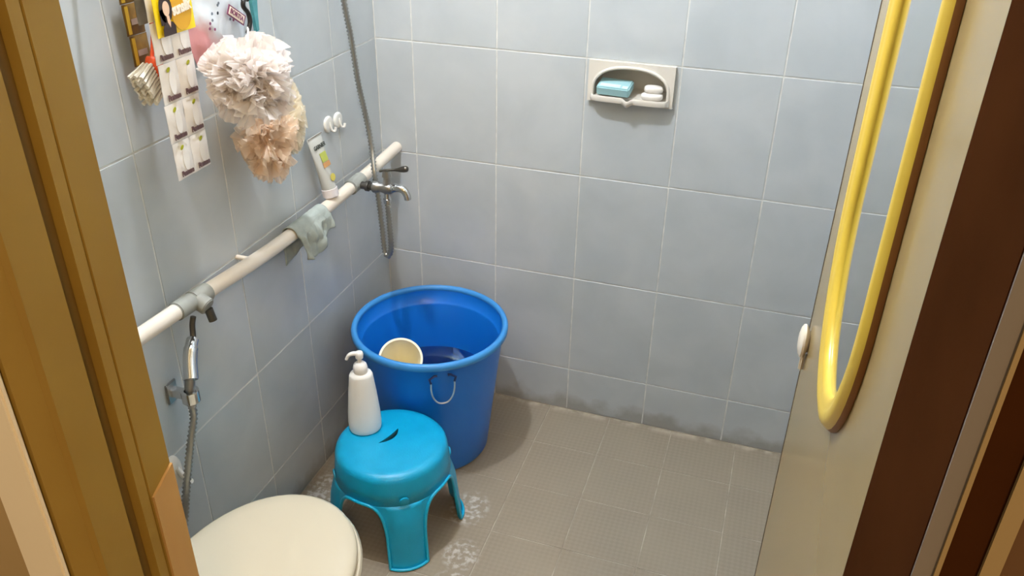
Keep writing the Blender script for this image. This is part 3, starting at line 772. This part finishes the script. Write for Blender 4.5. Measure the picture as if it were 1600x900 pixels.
def disc(nm, m, c, rx, rz, y, parent, n=20):
    bm = bmesh.new(); add_prism(bm, [(c[0]+rx*math.cos(2*PI*i/n), c[1]+rz*math.sin(2*PI*i/n)) for i in range(n)], y, y-.0006, lambda u, v, h: (u, h, v)); return obj(nm, bm, m, parent, smooth=0)
disc('lemon_spot', 'lemon_print', (.004, .052), .011, .010, on_tube(.045)-.001, tu)
text_obj('lettering', 'GARNIER', .015, 'dark_print', tu, (0, on_tube(.132)-.0004, .136), (PI/2, 0, 0), .054, bold=.0003)

# two white hooks on the wall
def wall_hook(label, y, z):
    t = thing('wall_hook', label, 'hook', (0.0002, y, z), (0, 0, PI/2), 'white adhesive hooks on the left wall')
    bm = bmesh.new(); add_rings(bm, [[(x, -h, zz) for x, zz in egg(.0205*k, .020*k, .023*k, 28, 2.2, 2.2)] for k, h in ((1, 0), (1, .0035), (.92, .0058), (.7, .0068), (.4, .0072), (.05, .0073))]); obj('plate', bm, 'white', t, smooth=50)
    bm = bmesh.new(); add_tube(bm, smooth_path([(0, -.0055, .004), (.001, -.008, -.006), (.003, -.011, -.018), (.008, -.016, -.020), (.011, -.017, -.011)], 6), .0034, 10); obj('hook', bm, 'white', t)
wall_hook('white adhesive wall hook above the squeeze tube', -.300, .990); wall_hook('white adhesive wall hook nearer the shower hose', -.250, .986)

# ------------------------------------------------------------------ bidet sprayer
bs = thing('bidet_sprayer', 'chrome hand bidet sprayer with ribbed hose on the left wall', 'bidet sprayer', (0, 0, 0))
bm = bmesh.new(); add_tube(bm, smooth_path([(.075, -1.048, .694), (.060, -1.024, .722), (.052, -1.004, .742), (.046, -.990, .748)], 6), lambda i: (.0145 if i < 12 else .0125), 16); hd = obj('spray_head', bm, 'chrome', bs, smooth=60)
bm = bmesh.new(); add_tube(bm, smooth_path([(.050, -.996, .744), (.044, -.984, .752), (.040, -.975, .775), (.042, -.970, .792)], 6), lambda i: .006, 10); obj('lever', bm, 'darkmetal', hd, smooth=60)
bm = bmesh.new(); add_tube(bm, smooth_path([(.058, -1.018, .722), (.052, -1.022, .69), (.050, -1.030, .65), (.050, -1.034, .615)], 6), lambda i: .0105, 14); obj('grip', bm, 'dullchrome', bs, smooth=60)
hold = thing('sprayer_holder', 'chrome wall bracket holding the bidet sprayer', 'bracket', (0, 0, 0))
bm = bmesh.new(); add_box2(bm, (.0005, -1.048, .610), (.006, -1.016, .660)); obj('back_plate', bm, 'dullchrome', hold, bevel=.002)
bm = bmesh.new()
ring = [(.050+.0185*math.cos(a), -1.032+.0185*math.sin(a)) for a in [i*2*PI/28 for i in range(28)]]
rin = [(.050+.0115*math.cos(a), -1.032+.0115*math.sin(a)) for a in [i*2*PI/28 for i in range(28)]]
v4 = [[bm.verts.new((x, y, z)) for x, y in rr] for rr, z in ((ring, .624), (ring, .650), (rin, .650), (rin, .624))]
for a, b in ((0, 1), (1, 2), (2, 3), (3, 0)):
    for i in range(28): bm.faces.new((v4[a][i], v4[a][(i+1) % 28], v4[b][(i+1) % 28], v4[b][i]))
add_box2(bm, (.006, -1.040, .628), (.0325, -1.024, .646)); obj('cup', bm, 'chrome', hold, smooth=50)
obj('hose', hose_mesh([(.050, -1.034, .613), (.050, -1.037, .58), (.050, -1.062, .53), (.050, -1.10, .44), (.050, -1.13, .36), (.052, -1.17, .27), (.06, -1.26, .20), (.07, -1.38, .19), (.05, -1.50, .24), (.02, -1.55, .28)], .0092), 'hosemetal', bs, smooth=80)
wh = thing('wall_valve', 'white rounded plastic fitting on the wall behind the door jamb', 'wall fitting', (.0005, -1.078, .452), (0, 0, PI/2))
bm = bmesh.new(); add_rings(bm, [[(x, -h, zz) for x, zz in egg(.020*k, .042*k, .045*k, 28, 2.6, 2.6)] for k, h in ((1, 0), (1, .006), (.9, .012), (.6, .015))]); obj('plate', bm, 'white', wh, smooth=50)
bm = bmesh.new(); add_tube(bm, smooth_path([(.0, -.013, .015), (.004, -.022, -.005), (.006, -.030, -.022), (.006, -.040, -.018)], 6), .006, 10); obj('hook', bm, 'white', wh)

# ------------------------------------------------------------------ rail and the toiletries hanging from it
RZ = 1.475
rail = thing('hanging_rail', 'thin metal rail with toiletries hanging on the left wall', 'rail', (0, 0, 0))
bm = bmesh.new(); add_tube(bm, [Vector((.075, -.52, RZ)), Vector((.075, -1.06, RZ))], .004, 10); obj('bar', bm, 'dullchrome', rail)
for y in (-.54, -1.04):
    bm = bmesh.new(); add_tube(bm, [Vector((.0005, y, RZ)), Vector((.074, y, RZ))], .005, 10); obj('bracket', bm, 'dullchrome', rail)

def flat_pack(parent, nm, m, w, h, z0, x0=0, puff=.004, y=0, nu=8, nv=8, seed=0):
    """a sealed foil packet: puffed middle, flat crimped edges; local x right, z up, front -y"""
    bm = bmesh.new()
    for s in (-1, 1):
        def f(u, v):
            e = min(1, min(u, 1-u)*7)*min(1, min(v, 1-v)*7)
            pz = puff*max(0, math.sin(PI*u))**.6*max(0, math.sin(PI*v))**.6*e
            wob = .0012*noise.noise(Vector((u*3+seed, v*3, 1.3)))
            return (x0+w*(u-.5), y+s*(pz+.0004)+wob, z0+h*v)
        g = grid_surface(bm, nu, nv, f)
    bmesh.ops.remove_doubles(bm, verts=bm.verts, dist=.00005)
    return obj(nm, bm, m, parent, smooth=60)
def printed(parent, nm, m, poly, y, th=.0005):
    bm = bmesh.new(); add_prism(bm, poly, y, y-th, lambda u, v, h: (u, h, v)); return obj(nm, bm, m, parent, smooth=0)
def oval(c, rx, rz, n=20, tilt=0):
    return [(c[0]+rx*math.cos(a)*math.cos(tilt)-rz*math.sin(a)*math.sin(tilt), c[1]+rx*math.cos(a)*math.sin(tilt)+rz*math.sin(a)*math.cos(tilt)) for a in [2*PI*i/n for i in range(n)]]
def quad(x0, x1, z0, z1, sl=0): return [(x0, z0), (x1, z0+sl), (x1, z1+sl), (x0, z1)]

# yellow shampoo packet (front) with white lettering and a printed portrait
yp = thing('shampoo_packet', 'bright yellow shampoo packet hanging above the white sachets', 'packet', (.088, -.922, RZ-.004), (0, 0, PI/2))
zt, zl = -.004, -.112
flat_pack(yp, 'pouch', 'yellow', .102, .108, zl, puff=.0035, nu=12, nv=12)
fy0 = -.0046
printed(yp, 'amber_disc', 'amber', oval((.014, -.075), .027, .034), fy0)
printed(yp, 'hair_print', 'black_print', oval((-.026, -.066), .0165, .024)+[], fy0-.0002)
printed(yp, 'hair_print', 'black_print', quad(-.0425, -.030, -.092, -.066), fy0-.0002)
printed(yp, 'jacket_print', 'black_print', [(-.041, -.1105), (-.008, -.1105), (-.007, -.098), (-.013, -.090), (-.022, -.087), (-.034, -.090), (-.040, -.099)], fy0-.0006)
printed(yp, 'face_print', 'skin_print', oval((-.0255, -.066), .0085, .0125), fy0-.0010)
printed(yp, 'neck_print', 'skin_print', [(-.0275, -.078), (-.021, -.078), (-.0195, -.089), (-.0215, -.098), (-.0265, -.089)], fy0-.0012)
text_obj('lettering', 'sunsilk', .026, 'white_print', yp, (.014, fy0-.0014, -.070), (PI/2, -.10, 0), .052, bold=.0012)
bm = bmesh.new(); add_tube(bm, [Vector((0, .013, .004)), Vector((0, .0, .008)), Vector((0, 0, -.006))], .0014, 6); obj('hanger', bm, 'cord', yp)

# strip of white sachets: 4 rows of 2, each sachet a part
ws = thing('sachet_strip', 'strip of white shampoo sachets, two wide and four long', 'sachets', (.078, -.929, RZ-.004), (0, 0, PI/2))
flat_pack(ws, 'header', 'sachet', .098, .072, -.086, puff=.0008)
rowh = .0715; zt = -.0865
for r in range(4):
    z0 = zt-rowh*(r+1)
    for c in range(2):
        x0 = -.0245+.049*c+.0015*math.sin(r*2.1)
        s = flat_pack(ws, 'sachet', 'sachet', .0485, rowh-.001, z0, x0=x0, puff=.0034, seed=r*3+c)
        printed(s, 'gleam', 'sachet_gleam', oval((x0+.002, z0+.036), .0085, .022), -.0042)  # oval highlight painted on the sachet front
        lf_ = printed(s, 'leaf_print', 'leaf_print', oval((x0-.004+.006*c, z0+.060), .0055, .0034, 12, .7), -.0042)
        text_obj('lettering', 'Pantene', .0135, 'mauve_print', s, (x0+.001, -.0042, z0+.0105), (PI/2, 0, 0), .034, bold=.0009)
bm = bmesh.new(); add_tube(bm, [Vector((0, .003, .008)), Vector((0, 0, .009)), Vector((0, 0, -.016))], .0014, 6); obj('hanger', bm, 'cord', ws)

# older yellow-brown strip and grey sachet behind
ybs = thing('sachet_strip', 'faded yellow-brown sachet strip hanging behind the white sachets', 'sachets', (.018, -.945, RZ-.004), (0, 0, PI/2))
for r, (m_, ww, xo) in enumerate((('dull_yellow', .048, .0), ('dull_yellow', .046, .002), ('dull_yellow', .044, .004))):
    z0 = -.008-.054*(r+1); s = flat_pack(ybs, 'sachet', m_, ww, .053, z0, x0=xo, puff=.003, seed=r+20)
    printed(s, 'band', 'yellow2', quad(xo-ww*.46, xo-ww*.28, z0+.003, z0+.050), -.0026); printed(s, 'label_print', 'lilac_print', quad(xo-.012, xo+.012, z0+.018, z0+.028), -.0040)
bm = bmesh.new(); add_tube(bm, [Vector((0, -.057, .008)), Vector((0, -.03, .010)), Vector((0, 0, .004)), Vector((0, 0, -.012))], .0014, 6); obj('hanger', bm, 'cord', ybs)
gs = thing('foil_sachet', 'single grey foil sachet hanging beside the yellow packet', 'sachet', (.062, -.958, RZ-.004), (0, 0, PI/2))
flat_pack(gs, 'pouch', 'grey_foil', .050, .078, -.090, puff=.004, seed=31)
bm = bmesh.new(); add_tube(bm, [Vector((0, -.013, .0085)), Vector((0, 0, .006)), Vector((0, 0, -.016))], .0014, 6); obj('hanger', bm, 'cord', gs)
gp = thing('soap_packet', 'amber and green packet hanging between yellow packet and film bag', 'packet', (.026, -.772, RZ-.004), (0, 0, PI/2))
flat_pack(gp, 'pouch', 'amber', .078, .088, -.100, puff=.004, seed=40)
printed(gp, 'green_panel', 'green_pack', quad(.006, .036, -.092, -.02), -.0048); printed(gp, 'spot_print', 'lilac_print', oval((-.020, -.080), .008, .008), -.0048)
bm = bmesh.new(); add_tube(bm, [Vector((0, -.049, .0085)), Vector((0, 0, .006)), Vector((0, 0, -.014))], .0014, 6); obj('hanger', bm, 'cord', gp)

# scrubbing brush with orange head, behind the sachets
sbz = thing('scrub_brush', 'scrub brush with orange head and white bristles behind the sachets', 'brush', (.046, -.950, 1.285), (0, math.radians(-22), PI/2))
bm = bmesh.new(); add_rings(bm, [[(x*.9+.010, y_, z) for x, z in egg(.015*k, .034*k, .034*k, 24)] for k, y_ in ((.8, -.012), (1, -.006), (1, .008), (.8, .012))]); obj('head', bm, 'orange', sbz, smooth=60)
bm = bmesh.new()
for i in range(9):
    for j in range(3):
        z = -.028+.007*i; y_ = -.008+.008*j
        add_tube(bm, [Vector((-.002, y_, z)), Vector((-.020, y_*1.3, z-.002+.004*random.random())), Vector((-.040-.004*random.random(), y_*1.8, z-.004+.006*random.random()))], lambda k: .0028+.0006*k, 6)
o = obj('bristles', bm, 'bristle', sbz); o['kind'] = 'stuff'
bm = bmesh.new(); add_tube(bm, smooth_path([(.014, .004, .024), (.044, .008, .050), (.070, .006, .10), (.088, -.010, .160), (.096, -.022, .173), (.104, -.030, .166)]), .0036, 10); obj('handle', bm, 'orange', sbz)

# film bag with spots and a printed label
fb = thing('film_bag', 'crinkled pale blue and pink film bag with a small label', 'bag', (.060, -.775, RZ-.004), (0, 0, PI/2))
bm = bmesh.new()
for s in (-1, 1):
    def f(u, v):
        e = min(1, min(u, 1-u)*6)*min(1, min(v, 1-v)*6)
        wd = .052+.040*math.sin(PI*(.12+.80*v))
        pz = .018*max(0, math.sin(PI*u))**.7*max(0, math.sin(PI*v))**.7*e+.004*e*noise.noise(Vector((u*6, v*6, s*3.)))
        return ((u-.5)*2*wd, s*(pz+.0004), -.205+.190*v)
    grid_surface(bm, 24, 24, f)
bmesh.ops.remove_doubles(bm, verts=bm.verts, dist=.00005)
obj('film', bm, 'bag', fb, smooth=60)
for k in range(14):
    u = -.06+.10*random.random(); v = -.13+.075*random.random()
    disc('spot', 'purple_print' if k % 3 == 0 else 'slate_print', (u, v), .0028, .0028, -.0215, fb, 10)
lab = printed(fb, 'label', 'purple_print', [(-.034, -.010), (.024, -.010), (.024, .010), (-.034, .010)], 0, .0008)
lab.location = (.036, -.026, -.118); lab.rotation_euler = (0, math.radians(33), 0)
lab2 = printed(lab, 'label_panel', 'white_print', [(-.030, -.0075), (.020, -.0075), (.020, .0075), (-.030, .0075)], -.0009, .0005)
text_obj('lettering', 'BORTIA', .013, 'purple_print', lab, (-.005, -.0018, 0), (PI/2, 0, 0), .044, bold=.0002)
bm = bmesh.new(); add_tube(bm, [Vector((0, -.015, .0085)), Vector((0, 0, .006)), Vector((0, 0, -.022))], .0014, 6); obj('hanger', bm, 'cord', fb)

# black S-hook and teal brush handle
bh = thing('s_hook', 'black plastic S-hook beside the film bag label', 'hook', (.102, -.742, 1.36), (0, 0, PI/2))
bm = bmesh.new(); add_tube(bm, smooth_path([(-.006, -.008, -.036), (.006, -.008, -.018), (.004, -.008, .000), (-.008, -.008, .014), (-.006, -.008, .024), (.004, -.006, .028), (.012, -.005, .024)], 6), lambda i: .0046, 10); obj('hook', bm, 'black', bh, smooth=60)
bm = bmesh.new(); add_tube(bm, smooth_path([(-.008, -.008, .016), (-.014, -.004, .05), (-.014, .010, .105), (-.014, .026, .1215), (-.014, .033, .112)], 6), .0014, 8); obj('wire', bm, 'black', bh)
tb = thing('teal_brush', 'teal plastic brush handle hanging on the tiled wall', 'brush', (.032, -.604, 1.292), (0, 0, PI/2))
bm = bmesh.new(); add_prism(bm, [(-.007, 0), (.006, .0), (.0075, .03), (.012, .065), (.013, .145), (.008, .158), (-.008, .158), (-.014, .145), (-.012, .065)], -.004, .004, lambda u, v, h: (u, h, v)); obj('handle', bm, 'teal', tb, smooth=0, bevel=.002)
bm = bmesh.new(); add_tube(bm, [Vector((0, 0, .15)), Vector((0, -.03, .182)), Vector((0, -.046, .1885)), Vector((0, -.048, .18))], .0016, 8); obj('loop', bm, 'cord', tb)

# bath poufs: gathered net, many ruffled ribbons around a knot
def ruffles(nr, rx, ry, rz, seed, inner=.12, amp=.17, c=(0, 0, 0), band=None):
    rnd = random.Random(seed); bm = bmesh.new()
    for k in range(nr):
        ax = Vector((rnd.gauss(0, 1), rnd.gauss(0, 1), rnd.gauss(0, 1))).normalized()
        e1 = ax.orthogonal().normalized(); e2 = ax.cross(e1)
        a0, span = rnd.random()*2*PI, .9+.8*rnd.random(); ph = rnd.random()*6; R = .86+.16*rnd.random(); fq = 4+3*rnd.random()
        tilt = rnd.uniform(-.35, .35); o3 = Vector((rnd.gauss(0, 1), rnd.gauss(0, 1), rnd.gauss(0, 1))).normalized()*(.50*rnd.random()**.5); R *= 1-.62*o3.length
        def f(u, v):
            a = a0+span*(u-.5); env = (1-(2*u-1)**4)
            rr = (inner+(R-inner)*v*(.45+.55*env))
            d = o3+(e1*math.cos(a)+e2*math.sin(a))*rr + ax*(tilt*rr+amp*v*math.sin(fq*2*PI*u*span/1.3+ph)*.55+.10*v*v*math.sin(ph*3+u*9))
            return (c[0]+d.x*rx, c[1]+d.y*ry, c[2]+d.z*rz)
        grid_surface(bm, 26, 4, f)
    return bm
pf1 = thing('bath_pouf', 'fluffy white and pinkish net bath pouf hanging by the film bag', 'bath pouf', (.172, -.844, 1.266))
o = obj('net', ruffles(170, .084, .090, .082, 3), 'pouf', pf1, smooth=80)
bm = bmesh.new(); add_tube(bm, smooth_path([(0, 0, .03), (-.024, .04, .062), (-.050, .082, .070), (-.056, .090, .058)]), .0018, 6); obj('cord', bm, 'cord', pf1)
pf2 = thing('net_sponge', 'peach and cream ruffled net sponge hanging below the white pouf', 'bath sponge', (.080, -.660, 1.098))
obj('net', ruffles(110, .064, .068, .098, 5, c=(.004, -.036, -.004)), 'peach', pf2, smooth=80)
o = obj('ruffle_edge', ruffles(90, .054, .050, .094, 8, c=(.002, .032, .018)), 'creamruffle', pf2, smooth=80); o['label'] = 'cream scalloped ruffle along one side'
bm = bmesh.new(); add_tube(bm, smooth_path([(-.01, -.02, .06), (.006, -.06, .15), (.028, -.084, .233), (.031, -.089, .223)]), .0018, 6); obj('cord', bm, 'cord', pf2)
